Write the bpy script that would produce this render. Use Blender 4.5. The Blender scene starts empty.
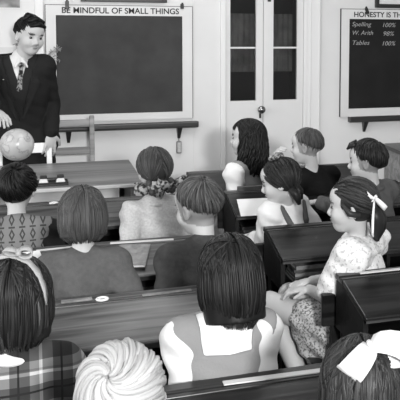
import bpy, math, random
import numpy as np
from mathutils import Vector, Matrix, noise
R_=math.radians
rng=random.Random(7)
sc=bpy.context.scene
COL=sc.collection

# ------------------------------------------------------------------ materials
def new_mat(name):
    m=bpy.data.materials.new(name); m.use_nodes=True
    nt=m.node_tree; b=nt.nodes['Principled BSDF']; return m,nt,b
def g3(v): return (v,v,v,1)
def mat(name,v,rough=.6,spec=.3,bump=0,bscale=60,var=0,vscale=8,metal=0,sheen=0):
    m,nt,b=new_mat(name)
    b.inputs['Base Color'].default_value=g3(v); b.inputs['Roughness'].default_value=rough
    b.inputs['Specular IOR Level'].default_value=spec; b.inputs['Metallic'].default_value=metal
    if sheen: b.inputs['Sheen Weight'].default_value=sheen
    tc=nt.nodes.new('ShaderNodeTexCoord')
    if var:
        n=nt.nodes.new('ShaderNodeTexNoise'); n.inputs['Scale'].default_value=vscale; n.inputs['Detail'].default_value=5
        nt.links.new(tc.outputs['Object'],n.inputs['Vector'])
        r=nt.nodes.new('ShaderNodeMapRange'); r.inputs[1].default_value=.3; r.inputs[2].default_value=.7
        r.inputs[3].default_value=v*(1-var); r.inputs[4].default_value=v*(1+var)
        nt.links.new(n.outputs['Fac'],r.inputs[0]); nt.links.new(r.outputs[0],b.inputs['Base Color'])
    if bump:
        n=nt.nodes.new('ShaderNodeTexNoise'); n.inputs['Scale'].default_value=bscale; n.inputs['Detail'].default_value=4
        nt.links.new(tc.outputs['Object'],n.inputs['Vector'])
        bp=nt.nodes.new('ShaderNodeBump'); bp.inputs['Strength'].default_value=bump; bp.inputs['Distance'].default_value=.01
        nt.links.new(n.outputs['Fac'],bp.inputs['Height']); nt.links.new(bp.outputs[0],b.inputs['Normal'])
    return m
def wood(name,v,var=.5,rough=.35,spec=.5,axis='X',coarse=1.0):
    m,nt,b=new_mat(name)
    tc=nt.nodes.new('ShaderNodeTexCoord'); mp=nt.nodes.new('ShaderNodeMapping')
    s={'X':(1.5,26,26),'Y':(26,1.5,26),'Z':(26,26,1.5)}[axis]
    mp.inputs['Scale'].default_value=tuple(a*coarse for a in s)
    nt.links.new(tc.outputs['Object'],mp.inputs['Vector'])
    n=nt.nodes.new('ShaderNodeTexNoise'); n.inputs['Scale'].default_value=1; n.inputs['Detail'].default_value=6; n.inputs['Distortion'].default_value=.6
    nt.links.new(mp.outputs[0],n.inputs['Vector'])
    r=nt.nodes.new('ShaderNodeMapRange'); r.inputs[1].default_value=.38; r.inputs[2].default_value=.62
    r.inputs[3].default_value=v*(1-var); r.inputs[4].default_value=v*(1+var)
    nt.links.new(n.outputs['Fac'],r.inputs[0]); nt.links.new(r.outputs[0],b.inputs['Base Color'])
    b.inputs['Roughness'].default_value=rough; b.inputs['Specular IOR Level'].default_value=spec
    bp=nt.nodes.new('ShaderNodeBump'); bp.inputs['Strength'].default_value=.35; bp.inputs['Distance'].default_value=.003
    nt.links.new(n.outputs['Fac'],bp.inputs['Height']); nt.links.new(bp.outputs[0],b.inputs['Normal'])
    return m
def attr_mat(name,rough,spec,bump=0,bscale=80):
    m,nt,b=new_mat(name)
    a=nt.nodes.new('ShaderNodeAttribute'); a.attribute_name='Col'
    nt.links.new(a.outputs['Color'],b.inputs['Base Color'])
    b.inputs['Roughness'].default_value=rough; b.inputs['Specular IOR Level'].default_value=spec
    return m
def math_node(nt,op,a,b=None,clamp=False):
    n=nt.nodes.new('ShaderNodeMath'); n.operation=op; n.use_clamp=clamp
    for i,x in enumerate((a,b)):
        if x is None: continue
        if isinstance(x,(int,float)): n.inputs[i].default_value=x
        else: nt.links.new(x,n.inputs[i])
    return n.outputs[0]
def stripe(nt,co,freq,ph,width):
    # 1 inside a stripe of relative width, else 0
    t=math_node(nt,'MULTIPLY_ADD',co,freq); t.node.inputs[2].default_value=ph
    f=math_node(nt,'FRACT',t)
    return math_node(nt,'LESS_THAN',f,width)
def plaid_mat(name):
    m,nt,b=new_mat(name); tc=nt.nodes.new('ShaderNodeTexCoord')
    sp=nt.nodes.new('ShaderNodeSeparateXYZ'); nt.links.new(tc.outputs['Object'],sp.inputs[0])
    val=None
    for co,ph in ((sp.outputs[0],.15),(sp.outputs[2],.35)):
        wide=stripe(nt,co,9.5,ph,.46); thin=stripe(nt,co,19,ph+.8,.1); lt=stripe(nt,co,9.5,ph+.32,.075)
        v=math_node(nt,'SUBTRACT',1.0,math_node(nt,'MULTIPLY',wide,.62))
        v=math_node(nt,'SUBTRACT',v,math_node(nt,'MULTIPLY',thin,.3))
        v=math_node(nt,'ADD',v,math_node(nt,'MULTIPLY',lt,1.6))
        val=v if val is None else math_node(nt,'MULTIPLY',val,v)
    val=math_node(nt,'MULTIPLY',val,.15); val=math_node(nt,'MINIMUM',val,.6); val=math_node(nt,'MAXIMUM',val,.012)
    nt.links.new(val,b.inputs['Base Color']); b.inputs['Roughness'].default_value=.8
    b.inputs['Specular IOR Level'].default_value=.15
    return m
def knit_mat(name):
    m,nt,b=new_mat(name); tc=nt.nodes.new('ShaderNodeTexCoord')
    sp=nt.nodes.new('ShaderNodeSeparateXYZ'); nt.links.new(tc.outputs['Object'],sp.inputs[0])
    fx=math_node(nt,'FRACT',math_node(nt,'MULTIPLY',sp.outputs[0],23)); fz=math_node(nt,'FRACT',math_node(nt,'MULTIPLY',sp.outputs[2],17))
    dx=math_node(nt,'ABSOLUTE',math_node(nt,'SUBTRACT',fx,.5)); dz=math_node(nt,'ABSOLUTE',math_node(nt,'SUBTRACT',fz,.5))
    d=math_node(nt,'ADD',math_node(nt,'MULTIPLY',dx,1.5),dz)
    ring=math_node(nt,'LESS_THAN',d,.43); inn=math_node(nt,'LESS_THAN',d,.2)
    bar=math_node(nt,'MULTIPLY',math_node(nt,'GREATER_THAN',dz,.44),math_node(nt,'LESS_THAN',dx,.3))
    k=math_node(nt,'MAXIMUM',math_node(nt,'SUBTRACT',ring,inn),bar)
    v=math_node(nt,'SUBTRACT',.17,math_node(nt,'MULTIPLY',k,.12))
    nt.links.new(v,b.inputs['Base Color']); b.inputs['Roughness'].default_value=.9; b.inputs['Specular IOR Level'].default_value=.1
    return m
def floral_mat(name,lo,hi,scale,t0=.42,t1=.5):
    m,nt,b=new_mat(name); tc=nt.nodes.new('ShaderNodeTexCoord')
    n=nt.nodes.new('ShaderNodeTexNoise'); n.inputs['Scale'].default_value=scale; n.inputs['Detail'].default_value=2
    nt.links.new(tc.outputs['Object'],n.inputs['Vector'])
    r=nt.nodes.new('ShaderNodeMapRange'); r.inputs[1].default_value=t0; r.inputs[2].default_value=t1; r.inputs[3].default_value=lo; r.inputs[4].default_value=hi
    nt.links.new(n.outputs['Fac'],r.inputs[0]); nt.links.new(r.outputs[0],b.inputs['Base Color'])
    b.inputs['Roughness'].default_value=.8; b.inputs['Specular IOR Level'].default_value=.15
    return m
M={}
M['wall']=mat('wall_paint',.62,.7,.2,var=.03,vscale=3)
M['trim']=mat('trim_paint',.66,.5,.3)
M['door']=mat('door_paint',.60,.45,.4,var=.02,vscale=4)
M['frameboard']=mat('board_border',.60,.6,.2,var=.03,vscale=5)
M['slate']=mat('slate',.036,.6,.2,var=.22,vscale=6)
M['slate_b']=mat('slate_dark',.008,.6,.2,var=.25,vscale=7)
M['darkwood']=wood('dark_wood',.022,.4,.35,.5)
M['blackpaint']=mat('black_paint',.012,.4,.4)
M['deskwood']=wood('desk_wood',.042,.85,.36,.28)
M['deskdark']=wood('desk_dark_wood',.010,.6,.3,.3)
M['deskbody']=wood('desk_body_wood',.006,.4,.5,.2)
M['teachwood']=wood('teacher_desk_wood',.17,.3,.4,.4,coarse=.7)
M['teachpanel']=wood('teacher_desk_panel',.42,.15,.5,.3,coarse=.7)
M['chairwood']=wood('chair_wood',.22,.3,.45,.4)
M['chairwhite']=mat('chair_pale_paint',.7,.5,.3)
M['floor']=wood('floor_boards',.03,.4,.5,.3,'Y')
M['ceiling']=mat('ceiling_paint',.7,.8,.1)
M['paper']=mat('paper',0.6,.7,.2,var=.03)
M['bookcover']=mat('book_cover',.16,.6,.3,var=.35,vscale=40)
M['bookdark']=mat('book_dark_cover',.05,.6,.3)
M['ruler']=mat('ruler_wood',.5,.5,.3)
M['china']=mat('white_china',.75,.2,.5)
M['ink']=mat('black_ink',.005,.1,.5)
M['glassink']=mat('clear_glass',.55,.15,.6)
M['iron']=mat('iron',.02,.4,.5,metal=.4)
M['chrome']=mat('metal_knob',.25,.2,.5,metal=.9)
M['chalk']=mat('chalk',.35,.9,.1)
M['black']=mat('black_letters',.012,.5,.3)
M['ribbon']=mat('white_ribbon',0.62,.45,.4,bump=.1,bscale=120)
M['ribbongrey']=mat('pale_ribbon',.28,.5,.4)
M['ribbonplaid']=floral_mat('plaid_ribbon',.02,.3,60,.42,.58)
M['whitecloth']=mat('white_cotton',0.6,.85,.1,bump=.15,bscale=90)
M['greycloth']=mat('grey_cloth',0.2,.85,.1,bump=.15,bscale=140)
M['greymid']=mat('mid_grey_cloth',0.085,.9,.1,bump=.3,bscale=200,var=.1,vscale=60)
M['jacket']=mat('grey_jacket',0.05,.9,.1,bump=.2,bscale=180,var=.12,vscale=60)
M['cardigan']=mat('pale_knit',.42,.95,.1,bump=.4,bscale=230,var=.14,vscale=110)
M['suit']=mat('dark_suit',.012,.85,.15)
M['vest']=mat('dark_vest',.016,.85,.15)
M['black_knit']=mat('dark_knit',.010,.95,.05)
M['boyR']=mat('dark_grey_shirt',.075,.9,.1,var=.1,vscale=40)
M['tie']=floral_mat('patterned_tie',.015,.22,55)
M['plaid']=plaid_mat('plaid_cloth'); M['knit']=knit_mat('patterned_knit')
M['floral']=floral_mat('white_flowered_cloth',.36,.62,75,.36,.46)
M['skirt']=floral_mat('flecked_skirt_cloth',.12,.42,110,.4,.52)
M['button']=mat('button',.6,.3,.5)
M['shoe']=mat('black_shoe',.02,.3,.5)
M['skin']=attr_mat('skin',.55,.3); M['hair']=attr_mat('hair',.42,.16)
M['eye']=mat('eye',.2,.15,.5); M['iris']=mat('iris',.01,.1,.5)
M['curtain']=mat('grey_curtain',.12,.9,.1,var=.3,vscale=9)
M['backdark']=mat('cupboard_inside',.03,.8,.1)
M['twig']=mat('dry_twig',.25,.8,.1)
m,nt,b=new_mat('window_glass'); b.inputs['Base Color'].default_value=g3(.9); b.inputs['Roughness'].default_value=.02
b.inputs['Transmission Weight'].default_value=1; b.inputs['IOR'].default_value=1.45; M['glass']=m
m,nt,b=new_mat('globe_map')
tc=nt.nodes.new('ShaderNodeTexCoord'); n=nt.nodes.new('ShaderNodeTexNoise'); n.inputs['Scale'].default_value=14; n.inputs['Detail'].default_value=8
nt.links.new(tc.outputs['Object'],n.inputs['Vector']); r=nt.nodes.new('ShaderNodeValToRGB')
for p,v in ((.0,.37),(.45,.38),(.5,.24),(.53,.42),(.7,.46)):
    if p==0: r.color_ramp.elements[0].color=g3(v)
    else:
        e=r.color_ramp.elements.new(p); e.color=g3(v)
nt.links.new(n.outputs['Fac'],r.inputs[0]); nt.links.new(r.outputs[0],b.inputs['Base Color']); b.inputs['Roughness'].default_value=.3; M['globe']=m

# ------------------------------------------------------------------ mesh helpers
class MB:
    def __init__(s): s.v=[]; s.f=[]
    def add(s,v,f):
        o=len(s.v); s.v+= [tuple(p) for p in v]; s.f+=[tuple(i+o for i in q) for q in f]; return s
    def box(s,x0,x1,y0,y1,z0,z1):
        v=[(x,y,z) for z in (z0,z1) for y in (y0,y1) for x in (x0,x1)]
        return s.add(v,[(0,2,3,1),(4,5,7,6),(0,1,5,4),(1,3,7,5),(3,2,6,7),(2,0,4,6)])
    def hexa(s,v):  # bottom 4 (ccw from above) then top 4
        return s.add(v,[(3,2,1,0),(4,5,6,7),(0,1,5,4),(1,2,6,5),(2,3,7,6),(3,0,4,7)])
    def prism_x(s,prof,x0,x1):  # profile (y,z) list, extruded along x
        n=len(prof); v=[(x0,y,z) for y,z in prof]+[(x1,y,z) for y,z in prof]
        f=[tuple(range(n))[::-1],tuple(range(n,2*n))]+[(i,(i+1)%n,n+(i+1)%n,n+i) for i in range(n)]
        return s.add(v,f)
    def tube(s,pts,rad,sides=8,cap=True,flat=1.0):
        pts=[Vector(p) for p in pts]; n=len(pts); vs=[]; fs=[]
        if not hasattr(rad,'__len__'): rad=[rad]*n
        up=None
        for i in range(n):
            t=(pts[min(i+1,n-1)]-pts[max(i-1,0)]).normalized()
            if up is None:
                up=Vector((0,0,1)) if abs(t.z)<.9 else Vector((1,0,0))
            a=(up-t*up.dot(t)).normalized(); up=a; b=t.cross(a)
            for k in range(sides):
                an=2*math.pi*k/sides; vs.append(pts[i]+(a*math.cos(an)*flat+b*math.sin(an))*rad[i])
        for i in range(n-1):
            for k in range(sides):
                k2=(k+1)%sides; fs.append((i*sides+k,i*sides+k2,(i+1)*sides+k2,(i+1)*sides+k))
        if cap: fs.append(tuple(range(sides))[::-1]); fs.append(tuple((n-1)*sides+k for k in range(sides)))
        return s.add(vs,fs)
    def lathe(s,prof,c=(0,0,0),seg=24):
        n=len(prof); vs=[]; fs=[]
        for r,z in prof:
            for k in range(seg):
                a=2*math.pi*k/seg; vs.append((c[0]+r*math.cos(a),c[1]+r*math.sin(a),c[2]+z))
        for i in range(n-1):
            for k in range(seg):
                k2=(k+1)%seg; fs.append((i*seg+k,i*seg+k2,(i+1)*seg+k2,(i+1)*seg+k))
        fs.append(tuple(range(seg))[::-1]); fs.append(tuple((n-1)*seg+k for k in range(seg)))
        return s.add(vs,fs)
def obj(name,mb,m,parent=None,loc=(0,0,0),bevel=0,smooth=False,sub=0,rotz=0):
    me=bpy.data.meshes.new(name); me.from_pydata(mb.v,[],mb.f); me.update()
    me.materials.append(m)
    if smooth: me.polygons.foreach_set('use_smooth',[True]*len(me.polygons))
    o=bpy.data.objects.new(name,me); COL.objects.link(o); o.location=loc; o.rotation_euler=(0,0,rotz)
    if parent: o.parent=parent
    if bevel:
        b=o.modifiers.new('b','BEVEL'); b.width=bevel; b.segments=2; b.limit_method='ANGLE'
    if sub:
        b=o.modifiers.new('s','SUBSURF'); b.levels=b.render_levels=sub
    return o
def tag(o,label,cat,group=None):
    o['label']=label; o['category']=cat
    if group: o['group']=group
    return o
def thing(name,label,cat,loc=(0,0,0),rotz=0,group=None):
    o=bpy.data.objects.new(name,None); COL.objects.link(o); o.location=loc; o.rotation_euler=(0,0,rotz)
    return tag(o,label,cat,group)
def struct(name,mb,m,parent=None,**k):
    o=obj(name,mb,m,parent,**k)
    if not parent: o['kind']='structure'
    return o

# ------------------------------------------------------------------ signed distance modelling (numpy) + surface nets
class SDF:
    def __init__(s,lo,hi,h):
        s.lo=np.array(lo,np.float32); s.h=h
        s.n=tuple(int(x) for x in np.ceil((np.array(hi)-np.array(lo))/h).astype(int)+1)
        s.d=np.full(s.n,.06,np.float32); s.id=np.zeros(s.n,np.int8)
    def region(s,lo,hi):
        a=np.maximum(0,np.floor((np.array(lo)-s.lo)/s.h).astype(int)); b=np.minimum(s.n,np.ceil((np.array(hi)-s.lo)/s.h).astype(int)+1)
        if np.any(b<=a): return None,None
        g=np.meshgrid(*[s.lo[i]+s.h*np.arange(a[i],b[i],dtype=np.float32) for i in range(3)],indexing='ij')
        return tuple(slice(a[i],b[i]) for i in range(3)),np.stack(g,-1)
    def put(s,f,lo,hi,k=.01,mid=0,op='u',pad=None):
        pad=pad if pad is not None else k+.03
        sl,P=s.region(np.array(lo)-pad,np.array(hi)+pad)
        if sl is None: return
        d=f(P).astype(np.float32); c=s.d[sl]
        if op=='u':
            s.id[sl]=np.where(d<c,mid,s.id[sl])
            if k>0:
                h=np.clip(.5+.5*(c-d)/k,0,1); s.d[sl]=c*(1-h)+d*h-k*h*(1-h)
            else: s.d[sl]=np.minimum(c,d)
        elif op=='s':
            if k>0:
                h=np.clip(.5-.5*(c+d)/k,0,1); s.d[sl]=c*(1-h)-d*h+k*h*(1-h)
            else: s.d[sl]=np.maximum(c,-d)
        elif op=='paint':
            s.id[sl]=np.where(d<0,mid,s.id[sl])
    def rc(s,a,b,r1,r2=None,k=.012,mid=0,fl=None,flat=1.0,op='u'):
        r2=r1 if r2 is None else r2
        a=np.array(a,np.float32); b=np.array(b,np.float32); ba=b-a; L=max(float(ba@ba),1e-9)
        def f(P):
            q=P-a
            if fl is not None:
                w=np.array(fl,np.float32); e=(q@w)-0
                t=np.clip((q@ba)/L,0,1)
                v=q-t[...,None]*ba; e=v@w; v=v+e[...,None]*w*(1/flat-1)
                return (np.linalg.norm(v,axis=-1)-(r1+(r2-r1)*t))*min(1,flat+.15)
            t=np.clip((q@ba)/L,0,1)
            return np.linalg.norm(q-t[...,None]*ba,axis=-1)-(r1+(r2-r1)*t)
        R=max(r1,r2); s.put(f,np.minimum(a,b)-R,np.maximum(a,b)+R,k,mid,op)
    def ell(s,c,r,Mt=None,k=.012,mid=0,op='u'):
        c=np.array(c,np.float32); r=np.array(r,np.float32); Mt=np.eye(3) if Mt is None else np.array(Mt)
        def f(P):
            q=(P-c)@Mt.astype(np.float32)
            k0=np.linalg.norm(q/r,axis=-1); k1=np.linalg.norm(q/(r*r),axis=-1)+1e-6
            return np.where(k0<.02,-min(r),k0*(k0-1)/k1)
        R=float(max(r)); s.put(f,c-R,c+R,k,mid,op)
    def displace(s,f):
        sl,P=s.region(s.lo,s.lo+s.h*np.array(s.n)); m=np.abs(s.d)<.03
        s.d[m]+=f(P[m])
    def mesh(s):
        d=s.d; nx,ny,nz=d.shape; ins=d<0
        cs=[(i,j,k) for i in (0,1) for j in (0,1) for k in (0,1)]
        def c8(A,i,j,k): return A[i:nx-1+i,j:ny-1+j,k:nz-1+k]
        cnt=sum(c8(ins,*c).astype(np.int8) for c in cs)
        act=(cnt>0)&(cnt<8); idx=np.argwhere(act)
        num=np.full(act.shape,-1,np.int32); num[act]=np.arange(len(idx))
        dv=np.stack([c8(d,*c)[act] for c in cs],1)
        acc=np.zeros((len(idx),3),np.float32); w=np.zeros(len(idx),np.float32)
        for a in range(8):
            for b in range(a+1,8):
                ca,cb=np.array(cs[a]),np.array(cs[b])
                if abs(ca-cb).sum()!=1: continue
                da,db=dv[:,a],dv[:,b]; mk=(da<0)!=(db<0)
                t=np.where(mk,da/np.where(mk,da-db,1),0)
                acc+=np.where(mk[:,None],ca+(cb-ca)*t[:,None],0); w+=mk
        V=s.lo+s.h*(idx+acc/w[:,None])
        F=[]
        for ax in range(3):
            o=[0,0,0]; o[ax]=1
            A=ins[:nx-o[0],:ny-o[1],:nz-o[2]]; B=ins[o[0]:,o[1]:,o[2]:]
            e=np.argwhere(A!=B); e=e[np.all(e>0,1)]
            u,v=(ax+1)%3,(ax+2)%3
            lim=np.array(act.shape)
            e=e[np.all(e<lim,1)]
            q=[]
            for du,dw in ((1,1),(0,1),(0,0),(1,0)):
                c=e.copy(); c[:,u]-=du; c[:,v]-=dw; q.append(num[c[:,0],c[:,1],c[:,2]])
            q=np.stack(q,1); flip=~A[e[:,0],e[:,1],e[:,2]]
            q[flip]=q[flip][:,::-1]; F.append(q)
        F=np.concatenate(F); F=F[np.all(F>=0,1)]
        ids=s.id[idx[:,0],idx[:,1],idx[:,2]]
        return V,F,ids
def np_obj(name,V,F,m,parent=None,cols=None,base=(0,0,0)):
    me=bpy.data.meshes.new(name); V=np.asarray(V)-np.array(base)
    me.from_pydata(V.tolist(),[],[list(map(int,q)) for q in F]) ; me.update()
    me.polygons.foreach_set('use_smooth',[True]*len(me.polygons)); me.materials.append(m)
    if cols is not None:
        ca=me.color_attributes.new('Col','FLOAT_COLOR','POINT')
        c=np.ones((len(V),4),np.float32); c[:,:3]=np.asarray(cols)[:,None]; ca.data.foreach_set('color',c.ravel())
    o=bpy.data.objects.new(name,me); COL.objects.link(o)
    if parent: o.parent=parent
    return o
def rot3(yaw,pitch=0,roll=0):
    # local x right, y forward, z up; yaw ccw from above, pitch>0 looks up, roll>0 tilts to the figure's right
    return np.array((Matrix.Rotation(R_(yaw),3,'Z')@Matrix.Rotation(R_(pitch),3,'X')@Matrix.Rotation(R_(roll),3,'Y')),np.float64)

# ------------------------------------------------------------------ people
SKIN,LIP,BROW,NAIL,STUB=0,1,2,3,4
def person(label,pel,sh,head,yawT=0,yawH=0,pitchH=0,rollH=0,s=1.0,hs=1.0,wr=None,elh=None,kn=None,ft=None,hand=None,
           top=None,bottom=None,hair=None,skin=.40,h=.005,extra=None,stub=None,yawP=None,adult=False,shw=.135):
    pel,sh,head=map(lambda a:np.array(a,float),(pel,sh,head))
    T=rot3(yawT); rt,fw,up=T[:,0],T[:,1],T[:,2]
    P=rot3(yawT if yawP is None else yawP); prt,pfw=P[:,0],P[:,1]
    base=np.array((pel[0],pel[1],0.0))
    sd={'L':-1,'R':1}
    J={}
    for k,g in sd.items():
        J['sh'+k]=sh+rt*g*shw*s; J['hp'+k]=pel+prt*g*.075*s-np.array((0,0,.0))
        J['kn'+k]=np.array(kn[k]) if kn else pel+prt*g*.09*s+pfw*.36*s+np.array((0,0,-.0))
        J['an'+k]=np.array(ft[k]) if ft else np.array([*(J['kn'+k][:2]-pfw[:2]*.02),.075])
        J['wr'+k]=np.array(wr[k]) if wr and k in wr else pel+rt*g*.075+fw*.13+np.array((0,0,.12))
        a=J['sh'+k]; w=J['wr'+k]; l1,l2=(.27,.25) if adult else (.205*s,.19*s)
        v=w-a; D=np.linalg.norm(v)
        if D>.985*(l1+l2): l1*=D/(.985*(l1+l2)); l2=D/.985-l1
        v/=D; x=(l1*l1-l2*l2+D*D)/(2*D); hgt=math.sqrt(max(0,l1*l1-x*x))
        hint=np.array(elh[k]) if elh and k in elh else (rt*g*.12+np.array((0,0,-1))-fw*.3)
        hint=hint-v*(hint@v); hint/=np.linalg.norm(hint); J['el'+k]=a+v*x+hint*hgt
    A=1.25 if adult else 1.0
    def torso(F,i,mid=0,chest=True):
        F.rc(J['hpL'],J['hpR'],.085*A*s+i,k=.03,fl=pfw,flat=.9,mid=mid)
        F.rc(pel+up*.02,sh-up*.14*A,.098*A*s+i,.105*A*s+i,k=.03,fl=fw,flat=.75,mid=mid)
        c=sh-up*.10*A
        F.ell(c,(.125*A*s+i,.083*A*s+i,.13*A*s+i),T,k=.03,mid=mid)
        F.rc(J['shL'],J['shR'],.042*A*s+i,k=.03,mid=mid)
        nb=sh*.8+head*.2
        for k in 'LR': F.rc(nb,J['sh'+k],.035*A*s+i*.7,.036*A*s+i*.7,k=.03,mid=mid)
    def arm(F,k,i,t0=0,t1=2.0,mid=0,puff=0):
        a,e,w=J['sh'+k],J['el'+k],J['wr'+k]
        ru,re,rw=.040*A*s,.030*A*s,.021*A*s
        if t1<1:
            b=a+(e-a)*t1; F.rc(a,b,ru+i+puff*.5,re+i+puff+.004,k=.02,mid=mid); return
        F.rc(a,e,ru+i,re+i,k=.02,mid=mid)
        t=min(1,t1-1); F.rc(e,e+(w-e)*t,re+i,re+(rw-re)*t+i,k=.012,mid=mid)
    allp=np.array([pel,sh,head]+[J[k] for k in J]); lo=allp.min(0)-.2; hi=allp.max(0)+.2; lo[2]=-.01; 
    F=SDF(lo,hi,h)
    torso(F,0)
    H=rot3(yawH,pitchH,rollH); hr,hf,hu=H[:,0],H[:,1],H[:,2]
    hp=lambda x,y,z: head+hs*(hr*x+hf*y+hu*z)
    F.rc(sh-fw*.0-up*.01,hp(0,-.02,-.05),.042*A*s,.037*A*hs,k=.02)
    for k in 'LR':
        arm(F,k,0)
        F.rc(J['hp'+k],J['kn'+k],.075*s*A,.050*s*A,k=.02)
        F.rc(J['kn'+k],J['an'+k],.047*s*A,.030*s*A,k=.015)
        fd=pfw
        F.rc(J['an'+k]-up*.03,J['an'+k]+fd*.12*A-up*.045,.028*A,.024*A,k=.015)
    # head
    E=lambda c,r,**kw: F.ell(hp(*c),[x*hs for x in r],kw.pop('M',H),**kw)
    E((0,-.012,.030),(.073,.092,.083),k=.01)
    E((0,.022,-.022),(.058,.064,.075),k=.02)
    E((0,.048,-.075),(.030,.030,.026),k=.025)
    E((0,.045,.045),(.055,.045,.045),k=.02)
    for g in (-1,1):
        E((g*.036,.052,-.028),(.024,.026,.026),k=.02)
        F.ell(hp(g*.029,.094,.004),[x*hs for x in (.017,.014,.011)],H,k=.012,op='s')
        E((g*.073,-.006,-.006),(.009,.018,.029),k=.008)
        E((g*.078,.000,-.004),(.006,.010,.018),k=.005,op='s')
        F.ell(hp(g*.029,.080,.024),[x*hs for x in (.017,.009,.0028)],H,k=.002,mid=BROW)
        F.rc(hp(g*.006,.090,-.028),hp(g*.010,.088,-.030),.008*hs,k=.008)
    F.rc(hp(0,.080,.006),hp(0,.096,-.022),.007*hs,.0085*hs,k=.012)
    F.ell(hp(0,.083,-.049),[x*hs for x in (.018,.010,.0032)],H,k=.005,mid=LIP)
    F.ell(hp(0,.080,-.057),[x*hs for x in (.014,.010,.0036)],H,k=.005,mid=LIP)
    if stub:
        def fs(Pt):
            q=(Pt-head)@H/hs; return -(q[...,2]-(stub[0]+stub[1]*q[...,1]))+.5*0+np.maximum(0,q[...,1]-.03)*4
        F.put(fs,head-.12,head+.12,0,STUB,'paint')
    # hands: palm, four unequal bent fingers and a thumb from the palm's side
    hk=(1.2 if adult else .92*s)
    for k,g in sd.items():
        w=J['wr'+k]; e=J['el'+k]
        spec=(hand or {}).get(k,{}) 
        fd=np.array(spec.get('dir',(w-e))); fd=fd/np.linalg.norm(fd)
        pn=np.array(spec.get('palm',(0,0,-1)),float); pn=pn-fd*(pn@fd); pn/=np.linalg.norm(pn)
        curl=spec.get('curl',.5); lat=np.cross(fd,pn)*g  # towards thumb
        if spec.get('flip'): lat=-lat
        lat=-lat
        B=np.stack([lat,fd,pn],1)
        F.ell(w+fd*.038*hk,(.030*hk,.042*hk,.013*hk),B,k=.01)
        for n_,(o,L) in enumerate(((.024,.062),(.008,.072),(-.008,.067),(-.024,.052))):
            b=w+fd*.068*hk+lat*o*hk; d0=fd+lat*(o*5); 
            c1=.35*curl; c2=.95*curl
            d1=d0*math.cos(c1)+pn*math.sin(c1); d2=d0*math.cos(c1+c2)+pn*math.sin(c1+c2)
            p1=b+d1*L*.5*hk; p2=p1+d2*L*.5*hk; b0=w+fd*.045*hk+lat*o*.8*hk
            F.rc(b0,b,.0085*hk,k=.003); F.rc(b,p1,.0083*hk,.0075*hk,k=.002); F.rc(p1,p2,.0075*hk,.0062*hk,k=.002)
        b=w+fd*.022*hk+lat*.024*hk; p1=b+(lat*.75+fd*.6+pn*.25)*.032*hk; p2=p1+(lat*.3+fd*.85+pn*.4)*.028*hk
        F.rc(b,p1,.011*hk,.009*hk,k=.006); F.rc(p1,p2,.009*hk,.007*hk,k=.002)
    V,Fc,ids=F.mesh()
    hc=hair['v'] if hair else .05
    tab=np.array([skin,skin*.62,min(skin*.6,hc*.8+.02),skin*1.2,(skin*.45+hc*.5)])
    root=np_obj('person',V,Fc,M['skin'],None,tab[ids],base); root.location=base
    tag(root,label,'person')
    # eyes
    if not (hair and hair.get('noeyes')):
        for g in (-1,1):
            mb=MB(); mb.lathe([(.0001,-.0110),(.0055,-.0095),(.0095,-.0055),(.0110,0),(.0095,.0055),(.0055,.0095),(.0001,.0110)],seg=14)
            c=hp(g*.029,.069,.004); e=obj('eye',mb,M['eye'],root,loc=tuple(c-base),smooth=True); e.scale=(hs,)*3
            mb=MB(); q=hf*.0075; mb.lathe([(.0001,-.007),(.0055,-.005),(.0072,0),(.0055,.005),(.0001,.007)],seg=12)
            i=obj('iris',mb,M['iris'],e,loc=tuple(q),smooth=True)
    if hair: make_hair(root,base,hp,H,hs,hair,head)
    # clothing
    def cloth(name,build,m,wr_=.0025,hh=None,label=None):
        Fx=SDF(lo,hi,hh or h); build(Fx)
        ph=rng.random()*9
        Fx.displace(lambda p: wr_*(np.sin(p[:,0]*52+p[:,2]*31+ph)*np.sin(p[:,1]*43-p[:,2]*38+ph*2)+.6*np.sin(p[:,2]*95+p[:,0]*40+ph)))
        Vx,Fq,_=Fx.mesh()
        o=np_obj(name,Vx,Fq,m,root,None,base)
        if label: o['label']=label
        return o
    ctx=dict(J=J,torso=torso,arm=arm,cloth=cloth,pel=pel,sh=sh,head=head,fw=fw,rt=rt,up=up,T=T,hp=hp,base=base,root=root,s=s,pfw=pfw,prt=prt,hf=hf,hu=hu,hr=hr,H=H)
    def legs(Fx,i,t=1.0):
        for k in 'LR':
            Fx.rc(J['hp'+k],J['kn'+k],.075*s*A+i,.052*s*A+i,k=.02)
            Fx.rc(J['kn'+k],J['kn'+k]+(J['an'+k]-J['kn'+k])*t,.052*s*A+i,.042*s*A+i,k=.015)
    ctx['legs']=legs
    for fn in (top,bottom,extra):
        if fn: fn(ctx)
    for k in 'LR':
        Fx=SDF(J['an'+k]-.2,J['an'+k]+.22,.006)
        Fx.rc(J['an'+k]-up*.035,J['an'+k]+pfw*.125*A-up*.045,.034*A,.030*A,k=.01)
        Fx.put(lambda Pt: Pt[...,2]-.004,J['an'+k]-.2,J['an'+k]+.2,0,0,'s')
        Vx,Fq,_=Fx.mesh(); np_obj('shoe',Vx,Fq,M['shoe'],root,None,base)
    return root,ctx
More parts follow.
